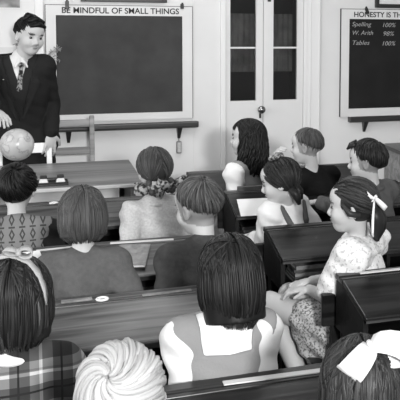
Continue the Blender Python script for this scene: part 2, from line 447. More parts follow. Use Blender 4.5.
# ---- clothing recipes
def shirt(m,sleeve=1.9,infl=.010,puff=0,collar=None,name='shirt',wr=.0036):
    def f(c):
        def b(F):
            c['torso'](F,infl)
            for k in 'LR': c['arm'](F,k,infl,t1=sleeve,puff=puff)
        c['cloth'](name,b,m,wr)
        if collar: add_collar(c,collar)
    return f
def add_collar(c,m,r=.070,t=.010):
    def b(F):
        s=c['s']; nb=c['sh']*.86+c['head']*.14
        d=(c['head']-c['sh']); d=d/np.linalg.norm(d)
        Fm=rot3(0)
        F.ell(nb+d*.016,(r*s*1.12,r*s*.96,.022),c['T'],k=0)
        F.rc(nb,nb+d*.022,.053*s,.050*s,k=.008)
    c['cloth']('collar',b,m,.0008)
def skirt(m,drop=.30,infl=.025,name='skirt',ext=.92):
    def f(c):
        def b(F):
            J=c['J']; F.rc(J['hpL'],J['hpR'],.11,k=.03)
            mid=(J['knL']+J['knR'])/2
            for k in 'LR': F.rc(J['hp'+k],J['kn'+k]*ext+J['hp'+k]*(1-ext),.085+infl*.4,.062+infl*.4,k=.04)
            F.rc((J['hpL']+J['hpR'])/2,mid*(ext-.08)+c['pel']*(1.08-ext),.09,.065,k=.05)
            for t in (.35*ext,.6*ext,.92*ext):
                for k in 'LR':
                    a=J['hp'+k]*(1-t)+J['kn'+k]*t
                    F.rc(a,a-np.array((0,0,drop*(.3+.4*t))),.06,.055,k=.05)
        c['cloth'](name,b,m,.005)
    return f
def trousers(m,t=1.0):
    def f(c): c['cloth']('trousers',lambda F:c['legs'](F,.008,t),m)
    return f
def multi(*fs):
    def f(c):
        for g in fs: g(c)
    return f
def ribbon_mesh(mb,path,wdir,width,th=.0015):
    n=len(path); vs=[]
    for i,p in enumerate(path):
        p=np.array(p); w=np.array(wdir[i] if len(np.shape(wdir))==2 else wdir,float); w=w/np.linalg.norm(w)
        t=np.array(path[min(i+1,n-1)])-np.array(path[max(i-1,0)]); t=t/(np.linalg.norm(t)+1e-9)
        nn=np.cross(t,w); nn=nn/(np.linalg.norm(nn)+1e-9); wd=width[i] if hasattr(width,'__len__') else width
        vs+= [p-w*wd/2-nn*th,p+w*wd/2-nn*th,p+w*wd/2+nn*th,p-w*wd/2+nn*th]
    fs=[]
    for i in range(n-1):
        for k in range(4):
            fs.append((i*4+k,i*4+(k+1)%4,(i+1)*4+(k+1)%4,(i+1)*4+k))
    fs+=[(3,2,1,0),((n-1)*4,(n-1)*4+1,(n-1)*4+2,(n-1)*4+3)]
    mb.add(vs,fs)
def bow(c,pos,xd,nd,m,loop=.05,width=.03,tails=.06,tilt=(0,0),name='hair_bow',droop=.2,lab=None):
    # pos: knot in world; xd: direction of the loops; nd: outward direction
    xd=np.array(xd,float); xd/=np.linalg.norm(xd); nd=np.array(nd,float); nd-=xd*(nd@xd); nd/=np.linalg.norm(nd); wd=np.cross(nd,xd)
    mb=MB(); pos=np.array(pos)-c['base']
    for g in (-1,1):
        pts=[]; ws=[]; wv=[]
        a=tilt[0 if g<0 else 1]; dx=xd*g*math.cos(a)+wd*math.sin(a); w2=np.cross(nd,dx)
        for i in range(13):
            t=i/12; an=t*2*math.pi
            pts.append(pos+dx*loop*(1-math.cos(an))/2*1.0+nd*(math.sin(an)*loop*.30+.004)+w2*.006*math.sin(an))
            ws.append(width*(.35+.65*math.sin(math.pi*t)**.6 if 0<t<1 else .35)); wv.append(w2)
        ribbon_mesh(mb,pts,wv,ws)
        if tails:
            pts=[pos+dx*tails*.45*t+wd*(-tails*t)*1.0*(1 if droop>=0 else -1)+nd*(.006+.006*math.sin(3*t)) for t in np.linspace(0,1,6)]
            ribbon_mesh(mb,pts,[dx]*6,[width*.3,width*.5,width*.6,width*.65,width*.65,width*.6])
    mb.tube([pos-wd*.012*1.0,pos+nd*.007,pos+wd*.012],[.006,.009,.006],8)
    o=obj(name,mb,m,c['root'],smooth=True)
    if lab: o['label']=lab
    return o
# ---- hair
def unit(v): v=np.array(v,float); return v/np.linalg.norm(v)
def slerp(a,b,t):
    w=math.acos(max(-1,min(1,float(a@b)))); 
    if w<1e-4: return a
    return (math.sin((1-t)*w)*a+math.sin(t*w)*b)/math.sin(w)
def make_hair(root,base,hp,H,hs,hair,head):
    st=hair['style']; v=hair['v']; r=random.Random(hair.get('seed',1)); vol=hair.get('vol',1.0)
    ctr=np.array((0,-.010,.026)); RR=np.array((.080,.099,.092))*vol; 
    RR[2]*=hair.get('tall',1.0)
    F=SDF((-.15,-.17,-.32),(.15,.17,.20),.0045)
    F.ell(ctr,RR-.003,None,k=0)
    zend=hair.get('zend',-.1)
    if st=='boy':
        a,b_=hair.get('line',(.013,.58))
        F.put(lambda P:(P[...,2]-a-b_*P[...,1])/math.sqrt(1+b_*b_),(-.2,-.2,-.3),(.2,.2,.2),.006,0,'s')
    else:
        if st=='long':
            wl=hair.get('wide',.080)
            F.put(lambda P: np.maximum(np.maximum((np.hypot(P[...,0]/wl,(P[...,1]+.022)/(.078*vol))-1)*.075,P[...,2]-.03),-(P[...,2]-zend-.012)),(-.15,-.15,zend-.02),(.15,.15,.05),.015)
        fz=hair.get('fringe',.045)
        if hair.get('face',True):
            F.put(lambda P:np.maximum(.035-P[...,1]+np.maximum(0,np.abs(P[...,0])-.06)*1.2,P[...,2]-fz-.15*(P[...,1]-.05)),(-.2,0,-.35),(.2,.2,fz+.03),.012,0,'s')
            if st!='long': F.put(lambda P:np.maximum(-.01-P[...,1]+0*P[...,0],P[...,2]-.0),(-.2,-.1,-.35),(.2,.2,.02),.012,0,'s')
    tap=lambda P:0
    if st=='boy':
        def tap(P): return .011*np.clip(1-(P[...,2]-a-b_*P[...,1])/.05,0,1)
        F.displace(lambda P: tap(P).astype(np.float32))
    V,Fc,_=F.mesh()
    cols=[np.full(len(V),v*.75)]; Vs=[V]; Fs=[Fc.tolist()]; off=len(V)
    mb=MB(); lc=[]
    def lock(pts,rad,bright):
        n0=len(mb.v); n=len(pts)
        rr=[rad*(.35+.65*math.sin(math.pi*min(1,.15+.6*i/(n-1)))) *(1 if i<n-2 else (.75 if i==n-2 else .25)) for i in range(n)]
        mb.tube(pts,rr,6); lc.extend([bright]*(len(mb.v)-n0))
    cd=unit(hair.get('crown',(0,-.45,.9))); up0=np.array((0,1.,0)); u=unit(up0-cd*(up0@cd)); w=np.cross(cd,u)
    N=hair.get('n',170); rad=hair.get('rad',.005)
    def surf(d,o): return ctr+(RR+o)*d
    part=hair.get('part')
    for i in range(N):
        br=v*math.exp(r.gauss(0,hair.get('cv',.35))); o=r.uniform(-.004,.0025)+(r.random()<.15)*r.uniform(0,.004); R0=rad*r.uniform(.7,1.3)
        if st=='boy':
            ph=(i+r.random())/N*2*math.pi; sw=hair.get('swirl',.5); 
            a,b_=hair.get('line',(.013,.58)); pts=[]
            th0=r.uniform(.05,.9)**1.0 * (1.3); L=r.uniform(.5,.9)*hair.get('len',1.0)
            for j in range(7):
                th=th0+L*j/6; p2=ph+sw*th
                d=cd*math.cos(th)+math.sin(th)*(u*math.cos(p2)+w*math.sin(p2))
                p=surf(d,o+.003*math.sin(math.pi*j/6)); p=surf(d,o+.002*math.sin(math.pi*j/6)-float(tap(p)))
                if p[2]<a+b_*p[1]+r.uniform(-.006,.004) and j>0: break
                pts.append(p)
            if len(pts)>2: lock(pts,R0,br)
        elif st=='whorl':
            ph=(i+r.random())/N*2*math.pi; th0=r.choice((.05,.2,.35,.5,.7,.9,1.1)); L=r.uniform(.9,1.7); jt=r.gauss(0,.25); o+=r.uniform(-.003,.004); pts=[]
            for j in range(12):
                th=th0+L*j/11; p2=ph+hair.get('swirl',1.1)*1.7*(1-math.exp(-1.1*th))+.22*math.sin(ph*4)+jt*th*.5
                d=cd*math.cos(th)+math.sin(th)*(u*math.cos(p2)+w*math.sin(p2)); p=surf(d,o+.004*math.sin(math.pi*j/11))
                if p[2]<-.05 or (p[1]>.05 and p[2]<.04): break
                pts.append(p)
            if len(pts)>3: lock(pts,R0,br)
        elif st in ('long','tied'):
            # start on the parting line / crown, comb outward
            side=r.choice((-1,1)); tt=r.random()
            px=hair.get('partx',0)
            sdir=unit((px+side*.04,.75-1.5*tt,.75+.1*math.sin(tt*3)))
            if st=='long':
                az=r.uniform(0.0,hair.get('azmax',2.1)); e=unit((side*math.sin(az),-math.cos(az),r.uniform(-.15,.05)))
                fr=r.random()<hair.get('fr',.12)
                if fr: e=unit((side*r.uniform(0,.75),.85,.30)); sdir=unit((px+side*.03,.2,.95))
                if r.random()<.45 : sdir=slerp(sdir,e,r.uniform(.2,.6))
                pts=[surf(slerp(sdir,e,j/8),o+.002) for j in range(9)]
                if not fr:
                    p=pts[-1]; n=7; ze=zend+r.uniform(-.012,.016)+hair.get('slant',0)*p[0]; cu=hair.get('curl',.25); wv=hair.get('wave',0); pw=r.random()*6
                    for j in range(1,n+1):
                        t=j/n; z=p[2]+(ze-p[2])*t; k=1+.05*math.sin(math.pi*t)-cu*t**4
                        q=np.array((p[0]*k,(p[1]+.02)*k-.02,z)); q[0]+=wv*min(1,3*t)*math.sin(8*t+pw); q[1]+=wv*min(1,3*t)*math.cos(7*t+pw); pts.append(q)
                lock(pts,R0,br)
            else:
                tg=hair['targets'][0 if side<0 else -1]; e=unit(np.array(tg)-ctr)
                while True:
                    sdir=unit((side*abs(r.gauss(0,.6))+px,r.uniform(-.9,.95),r.uniform(-.15,1)))
                    if sdir[1]>.15 and sdir[2]<.30+.35*sdir[1]-.25*(abs(sdir[0])): continue
                    if sdir[2]<0 and sdir[1]>-.15: continue
                    break
                e2=unit(e+np.array((0,0,r.uniform(-.15,.15))))
                pts=[surf(slerp(sdir,e2,j/8),o+.002) for j in range(9)]
                pts.append((pts[-1]+np.array(tg)*1.0)/2)
                lock(pts,R0,br)
    for x in hair.get('extra',[]):
        n0=len(mb.v); mb.tube(x[0],x[1],8); 
        rr=len(mb.v)-n0; lc.extend([v*(x[2] if len(x)>2 else 1)*r.uniform(.8,1.2)]*rr)
    VV=np.concatenate([V,np.array(mb.v)]) if mb.v else V
    FF=Fc.tolist()+[[q+len(V) for q in f] for f in mb.f]
    cc=np.concatenate([cols[0],np.array(lc)]) if lc else cols[0]
    W=head+hs*(VV@H.T)
    o=np_obj('hair',W,FF,M['hair'],root,np.clip(cc,.002,.9),base)
    return o
def braid(path,rad,n=9):
    # chain of overlapping swellings along a path: (points, radii) for one braid
    pts=[];rs=[]; P=[np.array(p,float) for p in path]; m=len(P)-1
    for i in range(n*6+1):
        t=i/(n*6)*m; k=min(int(t),m-1); f=t-k; q=P[k]*(1-f)+P[k+1]*f; pts.append(q); rs.append(rad*(.65+.35*abs(math.sin(i*math.pi/6))))
    return pts,rs
# ------------------------------------------------------------------ camera
cam=bpy.data.cameras.new('camera'); co=bpy.data.objects.new('camera',cam); COL.objects.link(co)
cam.sensor_width=36; cam.lens=81; cam.shift_x=-.5; cam.shift_y=-(200-82)/400
co.location=(0,0,1.85)
co.matrix_world=Matrix.Translation((0,0,1.85))@Matrix.Rotation(R_(-22.7),4,'Z')@Matrix.Rotation(R_(85),4,'X')@Matrix.Rotation(R_(1.0),4,'Z')
sc.camera=co; cam.clip_start=.05
sc.view_settings.view_transform='Standard'; sc.view_settings.look='None'; sc.view_settings.gamma=1; sc.view_settings.exposure=.15

# ------------------------------------------------------------------ room
WY=6.65
w=MB().box(-2.6,1.371,WY,WY+.12,0,3.0).box(1.975,4.6,WY,WY+.12,0,3.0).box(1.371,1.975,WY,WY+.12,2.15,3.0)
struct('wall_back',w,M['wall'])
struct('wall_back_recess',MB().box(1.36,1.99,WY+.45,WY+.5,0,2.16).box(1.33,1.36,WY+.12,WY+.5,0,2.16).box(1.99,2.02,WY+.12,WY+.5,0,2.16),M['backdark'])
struct('floor',MB().box(-2.6,4.6,-2.6,WY+.6,-.05,0),M['floor'])
struct('ceiling',MB().box(-2.6,4.6,-2.6,WY+.6,3.0,3.05),M['ceiling'])
w=MB().box(-2.7,-2.6,-2.6,WY+.12,0,.9).box(-2.7,-2.6,-2.6,WY+.12,2.7,3.0)
for a,b in ((-2.6,-1.9),(-.4,.1),(1.6,2.1),(3.6,4.1),(5.6,WY+.12)): w.box(-2.7,-2.6,a,b,.9,2.7)
struct('wall_left',w,M['wall'])
struct('wall_right',MB().box(4.6,4.7,-2.6,WY+.12,0,3.0),M['wall'])
for i,(a,b) in enumerate(((-1.9,-.4),(.1,1.6),(2.1,3.6),(4.1,5.6))):
    f=MB()
    for y in (a,(a+b)/2-.02,b-.04): f.box(-2.68,-2.63,y,y+.04,.9,2.7)
    for z in (.9,1.8,2.66): f.box(-2.68,-2.63,a,b,z,z+.04)
    struct('window_%d'%(i+1),f,M['trim'])
struct('baseboard_back',MB().box(-2.6,1.36,WY-.02,WY,0,.14).box(1.99,4.6,WY-.02,WY,0,.14),M['trim'],bevel=.004)
struct('trim_1',MB().box(.07,.123,WY-.012,WY,.14,3.0),M['trim'],bevel=.004)
struct('trim_2',MB().box(1.985,2.108,WY-.018,WY,.14,3.0).box(2.02,2.03,WY-.026,WY-.018,.14,3.0).box(2.09,2.10,WY-.026,WY-.018,.14,3.0),M['trim'],bevel=.004)
struct('trim_3',MB().box(1.335,1.373,WY-.022,WY+.02,0,2.2).box(1.972,2.0,WY-.022,WY+.02,0,2.2),M['trim'],bevel=.004)
struct('trim_4',MB().box(1.137,1.142,WY-.006,WY,.14,3.0),M['trim'])
# glazed double door
for i,(x0,x1,p0,p1) in enumerate(((1.374,1.657,1.410,1.605),(1.661,1.970,1.737,1.923))):
    f=MB().box(x0,p0,WY-.004,WY+.03,.02,2.14).box(p1,x1,WY-.004,WY+.03,.02,2.14).box(p0,p1,WY-.004,WY+.03,.02,1.10).box(p0,p1,WY-.004,WY+.03,2.06,2.14)
    d=struct('door_%d'%(i+1),f,M['door'])
    obj('glazing_bar',MB().box(p0,p1,WY+.004,WY+.024,1.492,1.504),M['trim'],d)
    obj('pane',MB().box(p0,p1,WY+.012,WY+.016,1.10,1.492),M['glass'],d)
    obj('pane',MB().box(p0,p1,WY+.012,WY+.016,1.504,2.06),M['glass'],d)
    if i==0:
        k=MB().lathe([(.008,0),(.008,.03),(.026,.036),(.030,.05),(.024,.062),(.001,.066)],seg=20)
        kn=obj('knob',k,M['chrome'],d,loc=(1.637,WY-.004,1.034),smooth=True); kn.rotation_euler=(R_(90),0,0)
        obj('keyhole_plate',MB().box(1.629,1.645,WY-.008,WY-.003,.965,1.005),M['iron'],d,bevel=.003)
    else:
        obj('catch',MB().box(1.690,1.716,WY-.012,WY-.003,1.845,1.90),M['iron'],d,bevel=.003)
# things inside the glazed cupboard
c=MB()
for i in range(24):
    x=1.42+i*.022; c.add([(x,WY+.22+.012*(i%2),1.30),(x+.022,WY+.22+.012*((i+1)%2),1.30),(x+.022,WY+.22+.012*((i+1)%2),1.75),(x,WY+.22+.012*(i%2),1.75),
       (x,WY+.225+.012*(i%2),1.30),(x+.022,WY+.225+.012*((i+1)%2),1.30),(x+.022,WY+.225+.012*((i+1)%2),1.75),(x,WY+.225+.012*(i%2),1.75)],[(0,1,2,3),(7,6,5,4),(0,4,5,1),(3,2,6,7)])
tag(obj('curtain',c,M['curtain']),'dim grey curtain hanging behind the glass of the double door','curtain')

# ------------------------------------------------------------------ things on the back wall
def text(parent,body,x0,x1,y,z,cap,m,name='lettering',bold=.0,shear=0,ext=.0008):
    cu=bpy.data.curves.new(name,'FONT'); cu.body=body; cu.size=1; cu.extrude=ext; cu.offset=bold; cu.shear=shear
    o=bpy.data.objects.new(name,cu); COL.objects.link(o); cu.materials.append(m)
    bpy.context.view_layer.update(); wd=o.dimensions.x; 
    sx=(x1-x0)/wd; o.scale=(sx,cap/.70,1); o.rotation_euler=(R_(90),0,0); o.location=(x0,y,z); 
    me=bpy.data.meshes.new_from_object(o); o2=bpy.data.objects.new(name,me); COL.objects.link(o2)
    o2.scale=o.scale; o2.rotation_euler=o.rotation_euler; o2.location=o.location; bpy.data.objects.remove(o)
    if not me.materials: me.materials.append(m)
    if parent: o2.parent=parent
    return o2
def board(x0,x1,z0,z1,ix0,ix1,iz0,iz1,m,label):
    r=thing('blackboard',label,'blackboard')
    f=MB().box(x0,ix0,WY-.022,WY,z0,z1).box(ix1,x1,WY-.022,WY,z0,z1).box(ix0,ix1,WY-.022,WY,z0,iz0).box(ix0,ix1,WY-.022,WY,iz1,z1)
    obj('frame',f,M['frameboard'],r)
    obj('slate',MB().box(ix0,ix1,WY-.012,WY-.002,iz0,iz1),m,r)
    e=MB(); t=.004
    e.box(x0-t,x0,WY-.020,WY,z0,z1+t).box(x0,x1,WY-.020,WY,z1,z1+t).box(x1,x1+t,WY-.020,WY,z0,z1+t)
    obj('dark_edge_shade',e,M['greymid'] if x0<2 else M['blackpaint'],r)  # dark board edge; its tone also paints in the frame's side shadow
    return r
b1=board(.137,1.128,.985,1.797,.202,1.058,1.035,1.728,M['slate'],'large blackboard under the BE MINDFUL OF SMALL THINGS motto')
text(b1,'BE MINDFUL OF SMALL THINGS',.238,1.030,WY-.0235,1.744,.040,M['black'],bold=.016)
b2=board(2.272,3.35,.955,1.797,2.338,3.28,1.017,1.722,M['slate_b'],'blackboard with chalked lists under the HONESTY IS THE motto')
text(b2,'HONESTY IS THE',2.372,2.80,WY-.0235,1.738,.040,M['black'],bold=.016)
for t,x0,x1,z in (('Spelling',2.36,2.52,1.665),('100%',2.61,2.72,1.660),('W. Arith',2.36,2.53,1.598),('98%',2.62,2.71,1.592),('Tables',2.36,2.50,1.520),('100%',2.61,2.72,1.514)):
    text(b2,t,x0,x1,WY-.0135,z,.034,M['chalk'],'chalk_writing',shear=.25,bold=-.008)
def rail(x0,x1,z,br,label):
    r=thing('chalk_rail',label,'chalk rail')
    obj('ledge',MB().prism_x([(WY-.075,z),(WY-.075,z+.028),(WY-.068,z+.036),(WY-.06,z+.03),(WY,z+.03),(WY,z-.012),(WY-.06,z-.012)],x0,x1),M['darkwood'],r,bevel=.003)
    for x in br:
        obj('bracket',MB().hexa([(x-.008,WY-.012,z-.095),(x+.010,WY-.012,z-.095),(x+.010,WY,z-.095),(x-.008,WY,z-.095),(x-.017,WY-.06,z-.012),(x+.020,WY-.06,z-.012),(x+.020,WY,z-.012),(x-.017,WY,z-.012)]),M['darkwood'],r)
rail(.135,1.165,.932,(.272,1.03),'dark chalk rail below the large blackboard')
rail(2.34,3.35,.925,(2.475,3.2),'dark chalk rail below the blackboard with chalked lists')
r=thing('hanging_duster','small pale board duster hanging below the chalk rail beside the door','duster',(1.03,WY-.02,.79))
obj('pad',MB().box(-.018,.018,-.012,.012,-.062,.028),M['greycloth'],r,bevel=.006)
obj('back',MB().box(-.013,.013,-.020,-.012,-.054,.020),M['cardigan'],r,bevel=.003)
obj('loop',MB().tube([(0,-.002,.026),(0,0,.06),(0,-.012,.07)],.0025,6),M['iron'],r)
def hook(x,z,h,label,tl=0):
    r=thing('wall_clip',label,'clip',(x,WY-.024,z))
    obj('jaw',MB().box(-.012,.012,-.014,.001,-h,h*.6),M['blackpaint'],r,bevel=.003)
    obj('lever',MB().box(-.007,.007,-.022,-.013,-h*.2,h),M['iron'],r,bevel=.002)
    r.rotation_euler=(0,R_(tl),0)
hook(.276,1.805,.035,'black clip above the letters BE on the large blackboard')
hook(1.055,1.805,.022,'black clip at the end of the word THINGS')
hook(2.477,1.792,.030,'black clip above the word HONESTY',-22)
def picture(name,x0,x1,z0,z1,fm,im,label,cat,fw=.03,inner=None):
    r=thing(name,label,cat)
    f=MB().box(x0,x0+fw,WY-.03,WY,z0,z1).box(x1-fw,x1,WY-.03,WY,z0,z1).box(x0+fw,x1-fw,WY-.03,WY,z0,z0+fw).box(x0+fw,x1-fw,WY-.03,WY,z1-fw,z1)
    obj('frame',f,fm,r,bevel=.003); obj('print',MB().box(x0+fw,x1-fw,WY-.018,WY-.004,z0+fw,z1-fw),im,r)
picture('picture_frame',.365,.95,1.824,2.30,M['blackpaint'],M['frameboard'],'dark picture frame above the large blackboard','picture')
picture('picture_frame',2.553,3.05,1.812,2.25,M['blackpaint'],M['paper'],'black picture frame with pale mount above the honesty motto','picture')
r=thing('wall_map','grey printed sheet pinned high on the wall above the teacher','map')
obj('sheet',MB().box(-.75,-.024,WY-.006,WY-.001,1.775,2.3),floral_mat('printed_sheet',.10,.33,9,.4,.6),r)
obj('margin',MB().box(-.75,-.024,WY-.007,WY-.001,1.762,1.775),M['paper'],r)
struct('trim_5',MB().box(-2.6,.07,WY-.004,WY,.14,1.508),mat('dado_paint',.55,.7,.2))
# sprays of dry twigs in a wall vase behind the teacher
r=thing('wall_vase','wall vase of wispy dry twigs behind the teacher head','vase',(.055,WY-.01,1.30))
obj('vase',MB().lathe([(.012,-.06),(.028,-.02),(.032,.03),(.022,.06),(.026,.07)],c=(0,-.04,0),seg=16),M['china'],r,smooth=True)
t=MB(); q=random.Random(3)
for cx,cz,nn in ((-.075,.25,11),(.135,.16,14)):
    for i in range(nn):
        a=q.uniform(-1,1); e=Vector((cx+q.uniform(-.035,.035),-.04+q.uniform(-.02,.02),cz+q.uniform(-.05,.05)))
        st=Vector((0,-.04,.05)); md=(st+e)/2+Vector((0,0,.02)); t.tube([st,md,e],[.0015,.0013,.001],4)
        for k in range(5):
            p=e+Vector((q.uniform(-.022,.022),q.uniform(-.015,.015),q.uniform(-.022,.022))); t.tube([e,p],[.0014,.0022],4)
obj('twigs',t,M['twig'],r)
# low cupboard against the wall at right
r=thing('low_cupboard','low wooden cupboard against the wall under the honesty blackboard','cupboard',(2.98,6.43,0))
obj('body',MB().box(-.33,.33,-.18,.20,.05,.70).box(-.31,.31,-.16,.20,0,.05),M['chairwood'],r,bevel=.004)
obj('top',MB().box(-.36,.36,-.21,.20,.70,.73),M['darkwood'],r,bevel=.005)
for g in (-1,1):
    d=obj('door',MB().box(-.14,.14,-.012,0,-.27,.27).box(-.14,-.10,-.02,-.01,-.27,.27).box(.10,.14,-.02,-.01,-.27,.27).box(-.1,.1,-.02,-.01,.22,.27).box(-.1,.1,-.02,-.01,-.27,-.22),M['teachwood'],r,loc=(g*.155,-.18,.375),bevel=.003)
    obj('knob',MB().lathe([(.006,0),(.012,.012),(.001,.02)],seg=12),M['iron'],d,loc=(-g*.115,-.02,0)).rotation_euler=(R_(90),0,0)

# ------------------------------------------------------------------ desks and benches
desk_n=0
def desk(x0,x1,yf,label,m='deskwood',wells=(),zf=.815,zn=.755,dep=.34,shelf=True):
    xc=(x0+x1)/2; W=(x1-x0)/2
    r=thing('school_desk',label,'desk',(xc,yf-dep/2,0))
    f=dep/2; led=.085; yl=f-led
    # ledge with pencil groove
    obj('ledge',MB().prism_x([(yl,zf-.022),(f,zf-.022),(f,zf),(yl+.040,zf),(yl+.036,zf-.006),(yl+.022,zf-.006),(yl+.018,zf),(yl,zf)],-W,W),M[m],r,bevel=.003)
    obj('lid',MB().prism_x([(-f,zn-.02),(yl-.004,zf-.020),(yl-.004,zf-.001),(-f+.012,zn+.001),(-f,zn-.003)],-W,W),M[m],r,bevel=.003)
    obj('lid_moulding',MB().prism_x([(-f-.006,zn-.024),(-f-.001,zn-.024),(-f-.001,zn-.003),(-f-.006,zn-.005)],-W,W),M['deskwood'],r,bevel=.002)
    for g in (-1,1):
        a,b=sorted((g*W,g*(W-.022)))
        obj('side_panel',MB().prism_x([(-f+.03,zn-.15),(f-.01,zn-.15),(f-.01,zf-.023),(yl,zf-.023),(-f+.03,zn-.018)],a,b),M['deskbody'],r,bevel=.003)
        for yy in (-f+.07,f-.07):
            x=g*(W-.035); obj('leg',MB().box(x-.022,x+.022,yy-.03,yy+.03,.04,zn-.14),M['deskbody'],r,bevel=.004)
        x=g*(W-.035); obj('foot_rail',MB().box(x-.03,x+.03,-f,f,0,.045),M['deskbody'],r,bevel=.006)
        obj('brace',MB().box(x-.012,x+.012,-f+.07,f-.07,.30,.36),M['deskbody'],r,bevel=.003)
    obj('shelf',MB().box(-W+.02,W-.02,-f+.03,f-.02,zn-.15,zn-.135),M['deskbody'],r)
    obj('back_panel',MB().box(-W+.02,W-.02,f-.025,f-.01,zn-.15,zf-.023),M['deskbody'],r)
    obj('divider',MB().box(-.008,.008,-f+.03,f-.03,zn-.135,zn-.02),M['deskbody'],r)
    for (wx,lab) in wells:
        i=thing('inkwell',lab,'inkwell',(wx,yf-.058,zf))
        obj('rim',MB().lathe([(.010,-.001),(.021,.0005),(.0225,.004),(.020,.007),(.0125,.006),(.0115,.001)],seg=24),M['china'],i,smooth=True)
        obj('ink',MB().lathe([(.0001,.002),(.0113,.0022)],seg=16),M['ink'],i)
    return r
def bench(x0,x1,ynext,label,m='deskdark'):
    # ynext: far edge of the desk behind; the backrest stands just in front of it
    xc=(x0+x1)/2; W=(x1-x0)/2; r=thing('school_bench',label,'bench',(xc,ynext+.06,0))
    obj('seat',MB().prism_x([(.0,.385),(.28,.39),(.30,.40),(.28,.415),(.02,.405),(.0,.41)],-W,W),M[m],r,bevel=.004)
    obj('backrest',MB().box(-W,W,-.045,-.02,.60,.73),M[m],r,bevel=.006)
    for g in (-1,1):
        x=g*(W-.06)
        obj('leg',MB().box(x-.02,x+.02,.04,.09,.03,.39),M['deskbody'],r,bevel=.004)
        obj('leg',MB().box(x-.02,x+.02,.20,.25,.03,.39),M['deskbody'],r,bevel=.004)
        obj('foot_rail',MB().box(x-.025,x+.025,-.04,.28,0,.04),M['deskbody'],r,bevel=.004)
        obj('back_post',MB().hexa([(x-.018,-.02,.36),(x+.018,-.02,.36),(x+.018,.01,.36),(x-.018,.01,.36),(x-.018,-.045,.72),(x+.018,-.045,.72),(x+.018,-.02,.72),(x-.018,-.02,.72)]),M['deskbody'],r)
    return r
LX0,LX1=-.24,.76
desk(LX0,LX1+.08,2.40,'school desk nearest the camera, in front of the fair-haired child',m='deskdark')
desk(LX0,.745,3.235,'broad worn double desk of the plaid girl and the girl in white sleeves',wells=((.232,'white inkwell in the worn double desk behind the grey sweater'),))
desk(LX0,.745,3.955,'double desk carrying the picture book, in front of the boy in the jacket',dep=.33)
desk(LX0-.03,.745,4.84,'front double desk facing the teacher desk, behind patterned pullover boy',wells=((.122,'white inkwell on the front desk beside the patterned pullover boy'),))
desk(1.085,2.05,3.205,'dark desk behind the girl in the flowered blouse, ruler on top',m='deskdark')
desk(1.0,2.0,3.995,'dark glossy desk with books inside, in front of flowered blouse girl',m='deskdark')
desk(.985,2.0,4.83,'desk with open white sheet in front of the girl in braces',m='deskdark')
desk(.90,1.95,5.52,'foremost desk in front of the long-haired girl by the door',m='deskdark',zf=.80,zn=.745)
bench(LX0,LX1,1.50,'bench carrying the fair-haired child nearest the camera')
bench(LX0,.745,2.40,'bench carrying the plaid girl and the girl in white sleeves')
bench(LX0,.745,3.235,'bench carrying the grey sweater girl and the boy in the jacket')
bench(LX0,.745,3.955,'front bench carrying patterned pullover boy and the girl with tied bows')
bench(1.04,2.05,3.205,'bench carrying the girl in the flowered blouse')
bench(.97,2.0,3.995,'bench carrying the girl in braces and the boy in grey shirt')
bench(.96,1.95,4.83,'bench carrying the long-haired girl and the boy in the dark sweater')

# ------------------------------------------------------------------ teacher's desk and what stands on it
r=thing('teacher_desk','broad wooden teacher desk with pale front panel','desk',(.02,5.65,0))
obj('top',MB().box(-.62,.60,-.39,.41,.775,.80),M['teachwood'],r,bevel=.006)
obj('edge_moulding',MB().box(-.62,.60,-.397,-.39,.777,.797),M['teachpanel'],r,bevel=.003)
obj('front_panel',MB().box(-.60,.46,-.35,-.33,.10,.775),M['teachpanel'],r)
obj('side_panel',MB().box(.555,.575,-.33,.36,.10,.775),M['teachwood'],r)
obj('side_panel',MB().box(-.60,-.58,-.33,.36,.10,.775),M['teachwood'],r)
for x in (-.585,.555):
    for y in (-.34,.34): obj('leg',MB().box(x-.025,x+.025,y-.025,y+.025,0,.775),M['teachwood'],r,bevel=.004)
g=thing('globe','pale globe on a small dark stand on the teacher desk','globe',(-.05,5.60,.80))
obj('base',MB().lathe([(.06,0),(.062,.008),(.03,.018),(.012,.035),(.010,.100),(.018,.107)],seg=24),M['iron'],g,smooth=True)
s_=obj('sphere',MB().lathe([(.0935*math.sin(a)+.0001,-.0935*math.cos(a)) for a in np.linspace(0,math.pi,25)],seg=40),M['globe'],g,loc=(0,0,.197),smooth=True); s_.rotation_euler=(R_(10),R_(23),0)
obj('axis_pin',MB().tube([(-.041,0,.280),(-.047,0,.303)],.004,8),M['iron'],g)
t=thing('ink_stand','black ink stand with two glass inkwells on the teacher desk','ink stand',(.130,5.36,.80),R_(0))
obj('tray',MB().box(-.085,.085,-.05,.05,0,.012).box(-.085,.085,-.05,-.042,.012,.02).box(-.085,.085,.042,.05,.012,.02).box(-.085,-.077,-.05,.05,.012,.02).box(.077,.085,-.05,.05,.012,.02),M['blackpaint'],t,bevel=.003)
obj('pen_bar',MB().tube([(-.03,0,.035),(.03,0,.035)],.004,8),M['iron'],t)
for x in (-.045,.045):
    wl=obj('well',MB().hexa([(x-.026,-.024,.012),(x+.026,-.024,.012),(x+.026,.024,.012),(x-.026,.024,.012),(x-.017,-.016,.036),(x+.017,-.016,.036),(x+.017,.016,.036),(x-.017,.016,.036)]),M['glassink'],t,bevel=.003)
    obj('stopper',MB().box(x-.018,x+.018,-.017,.017,.037,.052),M['blackpaint'],wl,bevel=.003)
